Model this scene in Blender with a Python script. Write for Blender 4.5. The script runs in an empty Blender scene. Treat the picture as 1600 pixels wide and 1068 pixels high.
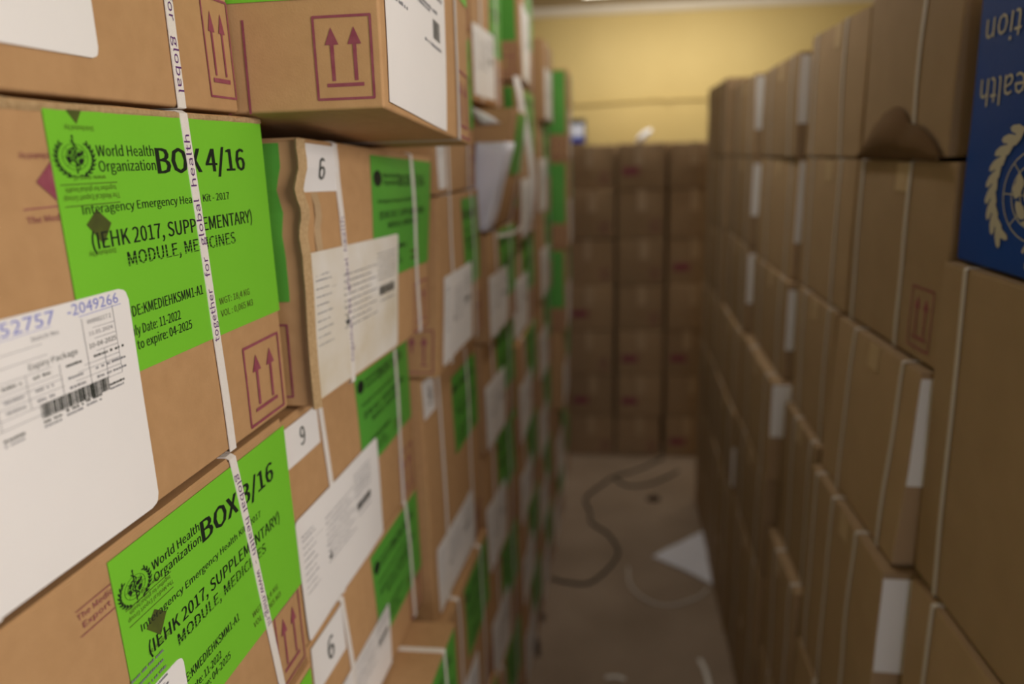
import bpy, bmesh, math, os, random
from mathutils import Vector, Matrix, noise

random.seed(7)
scene = bpy.context.scene
COL = scene.collection

# ------------------------------------------------------------------ camera
PITCH, YAW, ROLL, FPX = .2485, .1388, .033, 1150.0
EYE = Vector((0, 0, 1.82))
fw = Vector((-math.sin(YAW) * math.cos(PITCH), math.cos(YAW) * math.cos(PITCH), -math.sin(PITCH)))
rt = Vector((math.cos(YAW), math.sin(YAW), 0))
dn = fw.cross(rt)
c_, s_ = math.cos(ROLL), math.sin(ROLL)
rr = rt * c_ + dn * s_
dr = dn * c_ - rt * s_
cd = bpy.data.cameras.new('camera')
cam = bpy.data.objects.new('camera', cd)
COL.objects.link(cam)
M = Matrix((rr, -dr, -fw)).transposed().to_4x4()
M.translation = EYE
cam.matrix_world = M
cd.sensor_width = 36.0
cd.lens = 36.0 * FPX / 1600.0
cd.clip_start = .02
cd.dof.use_dof = True
cd.dof.focus_distance = .68
cd.dof.aperture_fstop = 2.3
scene.camera = cam

# ------------------------------------------------------------------ world, lights, exposure
w = bpy.data.worlds.new('world')
scene.world = w
w.use_nodes = True
w.node_tree.nodes['Background'].inputs[0].default_value = (.5, .6, .8, 1)
w.node_tree.nodes['Background'].inputs[1].default_value = .3


def area(name, loc, target, sx, sy, power, color):
    l = bpy.data.lights.new(name, 'AREA')
    l.shape = 'RECTANGLE'
    l.size, l.size_y = sx, sy
    l.energy = power
    l.color = color
    o = bpy.data.objects.new(name, l)
    COL.objects.link(o)
    o.location = loc
    d = Vector(target) - Vector(loc)
    o.rotation_euler = d.to_track_quat('-Z', 'Y').to_euler()
    return o


# daylight through the window high in the right-hand wall, next to the photographer
area('window_daylight', (1.66, -.35, 2.12), (-.4, .8, 1.45), 1.0, .75, 41, (1, .935, .865))
# daylight through the doorway behind the photographer
area('doorway_daylight', (.45, -2.1, 1.35), (.42, 2, 1.5), .7, 1.5, 12.0, (.70, .80, 1))
# ceiling lamp over the far end of the store
area('ceiling_lamp_light', (.45, 4.25, 2.55), (.45, 4.72, 1.8), 1.25, .10, 11.5, (1, .95, .84))
# second batten, half way along the aisle
area('aisle_lamp_light', (.15, 2.35, 2.60), (.15, 2.35, 0), .12, 1.25, 5.8, (1, .95, .86))

vs = scene.view_settings
vs.view_transform = 'Standard'
vs.look = 'None'
vs.gamma = 1
vs.use_curve_mapping = False
vs.exposure = 0.0


# ------------------------------------------------------------------ materials
def srgb(r, g, b):
    f = lambda c: (c / 255 / 12.92) if c / 255 <= .04045 else ((c / 255 + .055) / 1.055) ** 2.4
    return (f(r), f(g), f(b), 1)


def mat(name, col, rough=.7, spec=.3, noise_amt=0, nscale=20, col2=None, bump=0, bscale=200, stretch=(1, 1, 1), rnd=0, metallic=0):
    m = bpy.data.materials.new(name)
    m.use_nodes = True
    nt = m.node_tree
    b = nt.nodes['Principled BSDF']
    b.inputs['Base Color'].default_value = col
    b.inputs['Roughness'].default_value = rough
    b.inputs['Specular IOR Level'].default_value = spec
    b.inputs['Metallic'].default_value = metallic
    tc = nt.nodes.new('ShaderNodeTexCoord')
    mp = nt.nodes.new('ShaderNodeMapping')
    mp.inputs['Scale'].default_value = stretch
    nt.links.new(tc.outputs['Object'], mp.inputs['Vector'])
    out = None
    if col2:
        n = nt.nodes.new('ShaderNodeTexNoise')
        n.inputs['Scale'].default_value = nscale
        n.inputs['Detail'].default_value = 5
        nt.links.new(mp.outputs[0], n.inputs['Vector'])
        r = nt.nodes.new('ShaderNodeValToRGB')
        r.color_ramp.elements[0].position = .5 - .5 * (1 - noise_amt) - .001
        r.color_ramp.elements[1].position = .5 + .5 * (1 - noise_amt)
        r.color_ramp.elements[0].color = col
        r.color_ramp.elements[1].color = col2
        nt.links.new(n.outputs['Fac'], r.inputs[0])
        out = r.outputs[0]
        nt.links.new(out, b.inputs['Base Color'])
    if rnd and out:
        oi = nt.nodes.new('ShaderNodeObjectInfo')
        ma = nt.nodes.new('ShaderNodeMapRange')
        ma.inputs[3].default_value = 1 - rnd
        ma.inputs[4].default_value = 1 + rnd
        nt.links.new(oi.outputs['Random'], ma.inputs[0])
        hs = nt.nodes.new('ShaderNodeHueSaturation')
        nt.links.new(ma.outputs[0], hs.inputs['Value'])
        nt.links.new(out, hs.inputs['Color'])
        nt.links.new(hs.outputs[0], b.inputs['Base Color'])
    if bump:
        n2 = nt.nodes.new('ShaderNodeTexNoise')
        n2.inputs['Scale'].default_value = bscale
        n2.inputs['Detail'].default_value = 3
        nt.links.new(mp.outputs[0], n2.inputs['Vector'])
        bp = nt.nodes.new('ShaderNodeBump')
        bp.inputs['Strength'].default_value = bump
        bp.inputs['Distance'].default_value = .002
        nt.links.new(n2.outputs['Fac'], bp.inputs['Height'])
        nt.links.new(bp.outputs[0], b.inputs['Normal'])
    return m


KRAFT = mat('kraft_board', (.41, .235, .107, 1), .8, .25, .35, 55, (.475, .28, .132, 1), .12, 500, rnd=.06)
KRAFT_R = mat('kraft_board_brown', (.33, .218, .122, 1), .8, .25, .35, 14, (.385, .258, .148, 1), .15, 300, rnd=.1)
KRAFT_EDGE = mat('kraft_cut_edge', (.50, .35, .19, 1), .9, .1, .2, 260, (.30, .19, .09, 1), .5, 300)
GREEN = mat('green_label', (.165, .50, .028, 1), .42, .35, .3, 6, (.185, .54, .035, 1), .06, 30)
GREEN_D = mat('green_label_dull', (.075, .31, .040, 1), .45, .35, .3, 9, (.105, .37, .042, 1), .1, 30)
WHITE = mat('white_label', (.76, .74, .73, 1), .45, .4, .25, 7, (.82, .79, .77, 1), .05, 40)
STAINED = mat('white_label_stained', (.78, .76, .73, 1), .45, .4, .5, 11, (.62, .54, .40, 1), .1, 40)
STRAP_DULL = mat('strap_plastic_dull', (.52, .45, .40, 1), .5, .3, .3, 300, (.60, .54, .48, 1), .3, 900)  # same band plastic in a darker, browner tone
STRAP = mat('strap_plastic', (.74, .69, .64, 1), .4, .4, .3, 300, (.80, .76, .72, 1), .3, 900)
INK = mat('black_ink', (.012, .018, .012, 1), .5, .3)
INKG = mat('grey_ink', (.20, .20, .22, 1), .6, .2)
INKR = mat('maroon_ink', (.23, .045, .075, 1), .7, .2, .5, 90, (.30, .09, .11, 1))
INKP = mat('purple_ink', (.11, .03, .16, 1), .6, .2)
INKD = mat('brown_overprint', (.055, .06, .02, 1), .6, .2, .5, 60, (.09, .12, .02, 1))
INKB = mat('blue_pen', (.22, .24, .58, 1), .6, .2)
BLUE = mat('blue_print', (.008, .050, .28, 1), .45, .15, .4, 5, (.010, .062, .33, 1), .15, 60)
BEIGE = mat('beige_print', (.50, .46, .38, 1), .6, .2)
TAPE = mat('clear_tape', (.42, .28, .15, 1), .45, .4, .4, 30, (.50, .36, .22, 1), .2, 60)
FLOOR = mat('dusty_concrete', (.36, .27, .20, 1), .9, .2, .55, 3, (.26, .19, .135, 1), .3, 60)
YELLOW = mat('yellow_paint', (.62, .48, .20, 1), .6, .3, .6, 1.2, (.52, .39, .15, 1), .1, 30)
CEIL = mat('ceiling_paint', (.50, .43, .31, 1), .8, .2, .4, 2, (.44, .38, .28, 1))
TRIMW = mat('trim_paint', (.72, .66, .56, 1), .5, .3, .4, 5, (.66, .60, .50, 1))
CABLE = mat('black_cable', (.02, .018, .014, 1), .6, .3)
PAPER = mat('white_paper', (.80, .79, .86, 1), .7, .2, .3, 8, (.72, .71, .78, 1), .1, 60)
PLASTIC = mat('white_plastic', (.88, .90, .98, 1), .35, .4)
STAIN = mat('dark_dirt', (.05, .03, .02, 1), .9, .1)
PICDARK = mat('dark_frame', (.03, .03, .04, 1), .5, .3)
PICBLUE = mat('picture_blue', (.03, .05, .35, 1), .5, .3)
PICWHITE = mat('picture_white', (.62, .66, .80, 1), .5, .3)
WOOD = mat('pallet_wood', (.22, .14, .07, 1), .9, .2, .4, 9, (.3, .2, .1, 1), .3, 60, stretch=(1, 8, 8))
METAL = mat('lamp_metal', (.7, .7, .7, 1), .4, .5)
TUBE = bpy.data.materials.new('lamp_diffuser')
TUBE.use_nodes = True
TUBE.node_tree.nodes['Principled BSDF'].inputs['Emission Color'].default_value = (1, .93, .8, 1)
TUBE.node_tree.nodes['Principled BSDF'].inputs['Emission Strength'].default_value = 3
GLASS = bpy.data.materials.new('window_glass')
GLASS.use_nodes = True
_g = GLASS.node_tree.nodes['Principled BSDF']
_g.inputs['Base Color'].default_value = (.85, .92, 1, 1)
_g.inputs['Roughness'].default_value = .05
_g.inputs['Transmission Weight'].default_value = 1


# ------------------------------------------------------------------ basic helpers
def link(name, me, mats, parent=None, loc=None):
    for m in mats:
        me.materials.append(m)
    o = bpy.data.objects.new(name, me)
    COL.objects.link(o)
    if parent is not None:
        o.parent = parent
    if loc is not None:
        o.location = loc
    return o


def mesh_from(name, verts, faces, mats, parent=None, origin=None, mi=None, smooth=False):
    org = origin if origin is not None else (world_of(parent) if parent is not None else Vector((0, 0, 0)))
    me = bpy.data.meshes.new(name)
    me.from_pydata([tuple(Vector(v) - org) for v in verts], [], faces)
    if mi:
        for p, i in zip(me.polygons, mi):
            p.material_index = i
    if smooth:
        for p in me.polygons:
            p.use_smooth = True
    me.validate()
    me.update()
    o = link(name, me, mats, parent)
    if parent is None:
        o.location = org
    elif origin is not None:
        o.location = org - world_of(parent)
    return o


def world_of(o):
    v = Vector(o.location)
    while o.parent:
        o = o.parent
        v += Vector(o.location)
    return v


def tag(o, label=None, cat=None, group=None, kind=None):
    if label: o['label'] = label
    if cat: o['category'] = cat
    if group: o['group'] = group
    if kind: o['kind'] = kind
    return o


def boxgeo(x0, x1, y0, y1, z0, z1):
    v = [(x0, y0, z0), (x1, y0, z0), (x1, y1, z0), (x0, y1, z0), (x0, y0, z1), (x1, y0, z1), (x1, y1, z1), (x0, y1, z1)]
    f = [(0, 3, 2, 1), (4, 5, 6, 7), (0, 1, 5, 4), (1, 2, 6, 5), (2, 3, 7, 6), (3, 0, 4, 7)]
    return v, f


def add_geo(acc, v, f, mi=0):
    n = len(acc[0])
    acc[0].extend(v)
    acc[1].extend([tuple(i + n for i in q) for q in f])
    acc[2].extend([mi] * len(f))


def tube(points, rad, seg=8):
    vs_, fs = [], []
    n = len(points)
    P = [Vector(p) for p in points]
    for i, p in enumerate(P):
        t = (P[min(i + 1, n - 1)] - P[max(i - 1, 0)]).normalized()
        up = Vector((0, 0, 1)) if abs(t.z) < .9 else Vector((1, 0, 0))
        a = t.cross(up).normalized()
        b = a.cross(t)
        for k in range(seg):
            an = 2 * math.pi * k / seg
            vs_.append(p + (a * math.cos(an) + b * math.sin(an)) * rad)
    for i in range(n - 1):
        for k in range(seg):
            k2 = (k + 1) % seg
            fs.append((i * seg + k, i * seg + k2, (i + 1) * seg + k2, (i + 1) * seg + k))
    fs.append(tuple(range(seg)))
    fs.append(tuple(range((n - 1) * seg + seg - 1, (n - 1) * seg - 1, -1)))
    return vs_, fs


def spline(pts, n=8):
    out = []
    P = [Vector(p) for p in pts]
    P = [P[0] * 2 - P[1]] + P + [P[-1] * 2 - P[-2]]
    for i in range(1, len(P) - 2):
        for k in range(n):
            t = k / n
            a, b, c, d = P[i - 1], P[i], P[i + 1], P[i + 2]
            out.append(.5 * ((2 * b) + (c - a) * t + (2 * a - 5 * b + 4 * c - d) * t * t + (3 * b - a - 3 * c + d) * t ** 3))
    out.append(P[-2])
    return out


def ribbon(points, width_vecs, thick=.0006):
    """closed thin band along points; width_vecs gives the half-width vector at each point"""
    vs_, fs = [], []
    P = [Vector(p) for p in points]
    n = len(P)
    for i, p in enumerate(P):
        t = (P[min(i + 1, n - 1)] - P[max(i - 1, 0)]).normalized()
        w_ = Vector(width_vecs[i])
        nn = t.cross(w_).normalized() * thick * .5
        vs_ += [p - w_ - nn, p + w_ - nn, p + w_ + nn, p - w_ + nn]
    for i in range(n - 1):
        a, b = i * 4, (i + 1) * 4
        for k in range(4):
            k2 = (k + 1) % 4
            fs.append((a + k, a + k2, b + k2, b + k))
    fs.append((3, 2, 1, 0))
    e = (n - 1) * 4
    fs.append((e, e + 1, e + 2, e + 3))
    return vs_, fs


# ------------------------------------------------------------------ flat lettering (2D polygons)
_tc = {}
SANS = None
try:      # the sans-serif face shipped inside Blender; the built-in font otherwise
    SANS = bpy.data.fonts.load(os.path.join(bpy.utils.resource_path('LOCAL'), 'datafiles', 'fonts', 'Noto Sans CJK Regular.woff2'))
except Exception:
    SANS = None


def text_poly(s, bold=0.0, res=2, script=False):
    bold = 0
    key = (s, bold, res, script)
    if key in _tc:
        return _tc[key]
    cu = bpy.data.curves.new('t', 'FONT')
    cu.body = s
    cu.size = 1
    cu.resolution_u = res
    if SANS and not script:
        cu.font = SANS
    o = bpy.data.objects.new('t', cu)
    COL.objects.link(o)
    dg = bpy.context.evaluated_depsgraph_get()
    me = bpy.data.meshes.new_from_object(o.evaluated_get(dg))
    v = [(a.co.x, a.co.y) for a in me.vertices]
    f = [tuple(p.vertices) for p in me.polygons]
    bpy.data.objects.remove(o)
    bpy.data.curves.remove(cu)
    bpy.data.meshes.remove(me)
    if not v:
        v = [(0, 0)]
    x0 = min(a[0] for a in v)
    x1 = max(a[0] for a in v)
    r = (v, f, x0, max(x1 - x0, 1e-4))
    _tc[key] = r
    return r


_h = text_poly('H')[0]
CAP = max(a[1] for a in _h) - min(a[1] for a in _h)
_h = text_poly('H', script=True)[0]
CAP_SCRIPT = max(a[1] for a in _h) - min(a[1] for a in _h)


class Print:
    """2D polygons with a material index each, in label metres"""

    def __init__(self):
        self.v, self.f, self.m = [], [], []

    def poly(self, pts, m):
        n = len(self.v)
        self.v += [tuple(p) for p in pts]
        self.f.append(tuple(range(n, n + len(pts))))
        self.m.append(m)

    def rect(self, x0, y0, x1, y1, m):
        self.poly([(x0, y0), (x1, y0), (x1, y1), (x0, y1)], m)

    def line(self, a, b, wd, m):
        a, b = Vector(a), Vector(b)
        d = (b - a).normalized()
        n = Vector((-d.y, d.x)) * wd * .5
        self.poly([a - n, b - n, b + n, a + n], m)

    def path(self, pts, wd, m, closed=False):
        pts = [Vector(p) for p in pts]
        if closed:
            pts.append(pts[0])
        for a, b in zip(pts[:-1], pts[1:]):
            if (b - a).length > 1e-7:
                d = (b - a).normalized() * wd * .2
                self.line(a - d, b + d, wd, m)

    def ell(self, cx, cy, rx, ry, m, ang=0, n=12, jit=0, seed=0):
        rnd = random.Random(seed)
        p = []
        for k in range(n):
            t = 2 * math.pi * k / n
            j = 1 + jit * (rnd.random() - .5)
            x, y = rx * math.cos(t) * j, ry * math.sin(t) * j
            p.append((cx + x * math.cos(ang) - y * math.sin(ang), cy + x * math.sin(ang) + y * math.cos(ang)))
        self.poly(p, m)

    def text(self, s, x, y, cap, width, m, bold=0.0, rot=0, script=False):
        """left baseline (x,y), capital height cap, total width; bold = strokes laid side by side"""
        if bold > .015:
            for k in (-1, -.5, .5, 1):
                self.text(s, x + k * cap * bold * 1.6, y, cap, width, m, .001, rot)
        elif bold > .005:
            self.text(s, x + cap * .045, y, cap, width, m, 0, rot)
        v, f, x0, w_ = text_poly(s, bold, 2, script)
        sy = cap / (CAP_SCRIPT if script else CAP)
        sx = width / w_ if width else sy
        c, s2 = math.cos(rot), math.sin(rot)
        n = len(self.v)
        for a, b in v:
            X, Y = (a - x0) * sx, b * sy
            self.v.append((x + X * c - Y * s2, y + X * s2 + Y * c))
        for q in f:
            self.f.append(tuple(i + n for i in q))
            self.m.append(m)

    def emblem(self, cx, cy, R, m, rot=0, ry=1.0, leaf=1.0):
        """globe in a wreath with a snake on a staff"""
        q = Print()
        lw = .020
        circ = lambda r, n=28: [(r * math.cos(2 * math.pi * k / n), r * math.sin(2 * math.pi * k / n) + .06) for k in range(n)]
        for r in (.24, .42, .60):
            q.path(circ(r), lw, m, True)
        for k in range(4):
            a = math.pi * k / 4
            q.line((-.60 * math.cos(a), .06 - .60 * math.sin(a)), (.60 * math.cos(a), .06 + .60 * math.sin(a)), lw * .8, m)
        for i, (x, y, a, b, an) in enumerate([(.20, .16, .20, .12, .3), (-.22, .28, .17, .10, .8), (-.30, -.06, .10, .17, .2), (.26, -.14, .13, .19, -.3),
                                              (.02, .02, .09, .07, 0), (.38, .26, .12, .07, 1), (-.08, .42, .10, .05, 0), (.05, -.32, .10, .05, .5)]):
            q.ell(x, y, a * .85, b * .85, m, an, 11, .55, i + 3)
        q.line((0, -.72), (0, 1.0), .055, m)
        q.ell(0, .98, .05, .07, m)
        q.path([(.17 * math.sin(t * 1.15) * (1 - .03 * t), -.60 + t * .155) for t in [k * .35 for k in range(27)]], .05, m)
        for s in (-1, 1):
            q.path([(s * .88 * math.sin(t), -.88 * math.cos(t) + .02) for t in [.25 + k * .2 for k in range(11)]], .03, m)
            for k in range(9):
                t = .38 + k * .235
                px, py = s * .88 * math.sin(t), -.88 * math.cos(t) + .02
                tang = math.atan2(math.sin(t), s * math.cos(t))
                for off in (-.5, .5):
                    an = tang + off * s * -1
                    q.ell(px + .11 * math.cos(an), py + .11 * math.sin(an), .125 * (.5 + .5 * leaf), .042 * leaf, m, an, 8)
        q.path([(-.42, -.86), (-.2, -.78), (0, -.86), (.2, -.78), (.42, -.86)], .04, m)
        c, s = math.cos(rot), math.sin(rot)
        n = len(self.v)
        for x, y in q.v:
            x, y = x * R, y * R * ry
            self.v.append((cx + x * c - y * s, cy + x * s + y * c))
        self.f += [tuple(i + n for i in f) for f in q.f]
        self.m += q.m

    def arrows(self, x, y, wd, h, m):
        t = .035 * wd + .0005
        self.path([(x, y), (x + wd, y), (x + wd, y + h), (x, y + h)], t, m, True)
        self.line((x + .17 * wd, y + .17 * h), (x + .83 * wd, y + .17 * h), .045 * h, m)
        for k in (.30, .70):
            self.rect(x + (k - .032) * wd, y + .22 * h, x + (k + .032) * wd, y + .68 * h, m)
            self.poly([(x + (k - .12) * wd, y + .66 * h), (x + (k + .12) * wd, y + .66 * h), (x + k * wd, y + .87 * h)], m)

    def barcode(self, x, y, wd, h, m, seed=1):
        rnd = random.Random(seed)
        t = 0
        while t < 1:
            a = rnd.choice([.006, .006, .012, .02])
            self.rect(x + t * wd, y, x + min(1, t + a) * wd, y + h, m)
            t += a + rnd.choice([.005, .008, .014])

    def dashes(self, x, y, wd, cap, m, seed=0):
        """a line of writing too small to read"""
        rnd = random.Random(seed)
        t = 0
        while t < wd:
            a = rnd.uniform(.6, 1.4) * cap
            self.rect(x + t, y, x + min(t + a * .75, wd), y + cap * rnd.uniform(.7, 1), m)
            t += a + (cap * .8 if rnd.random() < .2 else 0)


# ------------------------------------------------------------------ the carton
class Carton:
    """side -1: stands on the left of the aisle (face looks to +x); +1 on the right."""

    def __init__(self, side, y0, y1, z0, z1, a=None, slope=0.0, xs=None, depth=.40, bulge=.003, rough=.0008, name='cardboard_carton',
                 zf=(0, 0), yt=(0, 0), mat_=None, res=(8, 6, 5), crush=None, seed=0, flaps=True):
        self.side, self.y0, self.y1, self.z0, self.z1 = side, y0, y1, z0, z1
        if xs is None:
            xs = (a + slope * y0, a + slope * y0, a + slope * y1, a + slope * y1)
        self.xs = xs                   # aisle face x: near-bottom, near-top, far-bottom, far-top
        self.depth, self.bulge, self.rough, self.zf, self.yt = depth, bulge, rough, zf, yt
        self.seed = seed
        self.crush = crush
        self.L, self.H = y1 - y0, z1 - z0
        self.root = bpy.data.objects.new(name, None)
        self.root.empty_display_size = .05
        self.org = Vector((xs[0] + side * depth / 2, (y0 + y1) / 2, z0))
        self.root.location = self.org
        COL.objects.link(self.root)
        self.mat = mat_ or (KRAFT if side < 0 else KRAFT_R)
        self.build_body(res, flaps)

    def P(self, p, q, r, off=(0, 0, 0)):
        """p near..far, q bottom..top, r aisle..back ; with the sag and dents of board"""
        xs = self.xs
        x = (xs[0] * (1 - q) + xs[1] * q) * (1 - p) + (xs[2] * (1 - q) + xs[3] * q) * p
        x += self.side * self.depth * r
        y = self.y0 + self.L * p + (self.yt[0] * (1 - p) + self.yt[1] * p) * q
        z = self.z0 + self.H * q + (self.zf[0] * (1 - q) + self.zf[1] * q) * p
        pc, qc, rc = min(max(p, 0), 1), min(max(q, 0), 1), min(max(r, 0), 1)
        b = self.bulge
        sp, sq, sr = math.sin(math.pi * pc), math.sin(math.pi * qc), math.sin(math.pi * rc)
        x += self.side * (-b) * sp * sq * (1 - 2 * rc)
        y += -b * .8 * sr * sq * (1 - 2 * pc)
        nz = noise.noise_vector(Vector((x * 6 + self.seed * 3.7, y * 6, z * 6)))
        nx = nz * self.rough * 2
        x += nx.x
        y += nx.y
        z += nx.z * .4 * sq
        if self.crush:
            pc0, qc0, rad, amp = self.crush
            d = math.hypot((pc - pc0) * self.L, (qc - qc0) * self.H)
            if rc < .35:
                k = math.exp(-(d / rad) ** 2) * (1 - rc / .35)
                x += self.side * amp * k * (.7 + .5 * math.sin(qc * 40))
                y += amp * .9 * k * math.sin(qc * 27 + 1)
        return Vector((x + off[0], y + off[1], z + off[2]))

    def A(self, u, v, o=.0012):
        """aisle face, metres from near bottom corner"""
        return self.P(u / self.L, v / self.H, 0, (-self.side * o, 0, 0))

    def N(self, u, v, o=.0012):
        """near end face; u metres from the aisle corner"""
        return self.P(0, v / self.H, u / self.depth, (0, -o, 0))

    def build_body(self, res, flaps):
        nx, ny, nz_ = res
        vid, V, F, MI = {}, [], [], []
        # chamfered lattice: extra lines close to every edge
        def ticks(n, L):
            e = .0035 / L
            return [0, e] + [e + (1 - 2 * e) * k / n for k in range(1, n)] + [1 - e, 1]
        tp, tq, tr = ticks(nx, self.L), ticks(ny, self.H), ticks(nz_, self.depth)
        np_, nq, nr = len(tp) - 1, len(tq) - 1, len(tr) - 1

        def vert(i, j, k):
            key = (i, j, k)
            if key not in vid:
                ex = [i in (0, np_), j in (0, nq), k in (0, nr)]
                pp, qq, r2 = tp[i], tq[j], tr[k]
                pt = self.P(pp, qq, r2)
                if sum(ex) >= 2:      # round the edges and corners
                    c = Vector((self.P(.5, .5, .5)))
                    s = .0016
                    if ex[0]: pt.y += s * (1 if i == 0 else -1)
                    if ex[1]: pt.z += s * (1 if j == 0 else -1)
                    if ex[2]: pt.x += s * self.side * (1 if k == 0 else -1)
                vid[key] = len(V)
                V.append(pt)
            return vid[key]

        def quad(a, b, c, d, flip):
            F.append((a, b, c, d) if not flip else (d, c, b, a))

        s = self.side
        for i in range(np_):
            for j in range(nq):
                quad(vert(i, j, 0), vert(i + 1, j, 0), vert(i + 1, j + 1, 0), vert(i, j + 1, 0), s > 0)
                quad(vert(i, j, nr), vert(i + 1, j, nr), vert(i + 1, j + 1, nr), vert(i, j + 1, nr), s < 0)
        for k in range(nr):
            for j in range(nq):
                quad(vert(0, j, k), vert(0, j + 1, k), vert(0, j + 1, k + 1), vert(0, j, k + 1), s > 0)
                quad(vert(np_, j, k), vert(np_, j + 1, k), vert(np_, j + 1, k + 1), vert(np_, j, k + 1), s < 0)
        for i in range(np_):
            for k in range(nr):
                quad(vert(i, 0, k), vert(i, 0, k + 1), vert(i + 1, 0, k + 1), vert(i + 1, 0, k), s > 0)
                quad(vert(i, nq, k), vert(i, nq, k + 1), vert(i + 1, nq, k + 1), vert(i + 1, nq, k), s < 0)
        self.body = mesh_from('carton', V, F, [self.mat], self.root, smooth=True)
        md = self.body.modifiers.new('wn', 'WEIGHTED_NORMAL')
        if flaps:
            self.flaps()

    def flaps(self):
        """two closing flaps meeting along the middle of the top, cut edges showing"""
        t = .0028
        for r0, r1 in ((.004, .494), (.506, .996)):
            V, F = [], []
            n = 10
            for i in range(n + 1):
                p = .004 + .992 * i / n
                for r in (r0, r1):
                    wv = .0014 * noise.noise(Vector((p * 9 + self.seed, r * 3, self.z1 * 5)))
                    V.append(self.P(p, 1, r, (0, 0, -t + .0004)))
                    V.append(self.P(p, 1, r, (0, 0, .0012 + wv)))
            for i in range(n):
                a, b = i * 4, i * 4 + 4
                F += [(a + 1, b + 1, b + 3, a + 3), (a, a + 2, b + 2, b), (a, b, b + 1, a + 1), (a + 2, a + 3, b + 3, b + 2)]
            F += [(0, 1, 3, 2), (n * 4, n * 4 + 2, n * 4 + 3, n * 4 + 1)]
            mesh_from('top_flap', V, F, [self.mat], self.root)

    def lip(self, r_out=.002, thick=.006):
        """frayed double edge of the board along the top of the aisle face"""
        V, F = [], []
        n = 60
        for i in range(n + 1):
            p = i / n
            for (dz, do) in ((-.0065, .0004), (-.0035, r_out), (.0002, r_out * .8), (.0009, -.006)):
                j = noise.noise(Vector((p * 30, dz * 500, self.seed))) * .0016
                V.append(self.P(p, 1, 0, (-self.side * (do + j * .8), 0, dz + j)))
        for i in range(n):
            for k in range(3):
                a = i * 4 + k
                F.append((a, a + 4, a + 5, a + 1) if self.side < 0 else (a + 1, a + 5, a + 4, a))
        mesh_from('frayed_edge', V, F, [KRAFT_EDGE], self.root)

    # ---- things stuck on a face
    def sheet(self, name, fn, x0, y0, wd, h, mat_, corner=0.0, ang=0.0, o=.0014, prt=None, inks=(), n=(8, 6), lift=None):
        """a label: thin curved sheet plus its print in one mesh"""
        c, s = math.cos(ang), math.sin(ang)

        def T(u, v):
            return x0 + u * c - v * s, y0 + u * s + v * c

        def pt(u, v, oo):
            X, Y = T(u, v)
            e = lift(u / wd, v / h) if lift else 0
            return fn(X, Y, oo + e)
        V, F, MI = [], [], []
        nu, nv = n
        # grid; round corners by pulling grid corners in
        us = [0] + ([corner * .3, corner] if corner else []) + [corner + (wd - 2 * corner) * k / nu for k in range(1, nu)] + ([wd - corner, wd - corner * .3] if corner else []) + [wd]
        vs2 = [0] + ([corner * .3, corner] if corner else []) + [corner + (h - 2 * corner) * k / nv for k in range(1, nv)] + ([h - corner, h - corner * .3] if corner else []) + [h]

        def rc(u, v):
            if corner:
                cx = min(max(u, corner), wd - corner)
                cy = min(max(v, corner), h - corner)
                dx, dy = u - cx, v - cy
                m = max(abs(dx), abs(dy))
                l = math.hypot(dx, dy)
                if l > 0 and dx and dy:
                    return cx + dx * m / l, cy + dy * m / l
            return u, v
        W = len(us)
        for v in vs2:
            for u in us:
                a, b = rc(u, v)
                V.append(pt(a, b, o))
        for j in range(len(vs2) - 1):
            for i in range(W - 1):
                q = (j * W + i, j * W + i + 1, (j + 1) * W + i + 1, (j + 1) * W + i)
                F.append(q)
                MI.append(0)
        # thickness rim
        rim = [i for i in range(W)] + [j * W + W - 1 for j in range(1, len(vs2))] + [(len(vs2) - 1) * W + i for i in range(W - 2, -1, -1)] + [j * W for j in range(len(vs2) - 2, 0, -1)]
        base = len(V)
        flat = [(us[k % W], vs2[k // W]) for k in rim]
        for u, v in flat:
            a, b = rc(u, v)
            V.append(pt(a, b, o - .0007))
        for k in range(len(rim)):
            k2 = (k + 1) % len(rim)
            F.append((rim[k], base + k, base + k2, rim[k2]))
            MI.append(0)
        mats = [mat_]
        if prt:
            base = len(V)
            hi = set()
            for f, m in zip(prt.f, prt.m):
                if m == 5:
                    hi.update(f)
            for k, (u, v) in enumerate(prt.v):
                V.append(pt(u, v, o + (.0005 if k in hi else .0003)))
            for f, m in zip(prt.f, prt.m):
                F.append(tuple(i + base for i in f))
                MI.append(m + 1)
            mats += list(inks)
        return mesh_from(name, V, F, mats, self.root, mi=MI)

    def ink(self, name, fn, prt, inks, o=.0009):
        V = [fn(u, v, o) for u, v in prt.v]
        return mesh_from(name, V, prt.f, list(inks), self.root, mi=prt.m)

    def strap(self, u, width=.0115, text=None, up=True, u_top=None, smat=None, full=True):
        """polypropylene band around the carton at distance u from its near end"""
        ut = u if u_top is None else u_top
        pts, L = [], self.L
        h = width / 2
        o = .0022
        nq = 14
        pos = []
        for k in range(nq + 1):
            q = k / nq
            uu = u + (ut - u) * q
            pos.append((uu / L, q, 0, (-self.side * o, 0, 0)))
        pos.append((ut / L, 1, .006, (0, 0, o + .0006)))
        for k in range(1, 5):
            pos.append((ut / L, 1, k / 4, (0, 0, o)))
        if full:
            for k in range(3):
                pos.append((ut / L, 1 - k / 2, 1, (self.side * o, 0, 0)))
            for k in range(1, 5):
                pos.append((u / L, 0, 1 - k / 4, (0, 0, -.0007)))
        V, F = [], []
        for (p, q, r, off) in pos:
            V.append(self.P(p - h / L, q, r, off))
            V.append(self.P(p + h / L, q, r, off))
            off2 = tuple(c * .55 for c in off)
            V.append(self.P(p + h / L, q, r, off2))
            V.append(self.P(p - h / L, q, r, off2))
        n = len(pos)
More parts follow.
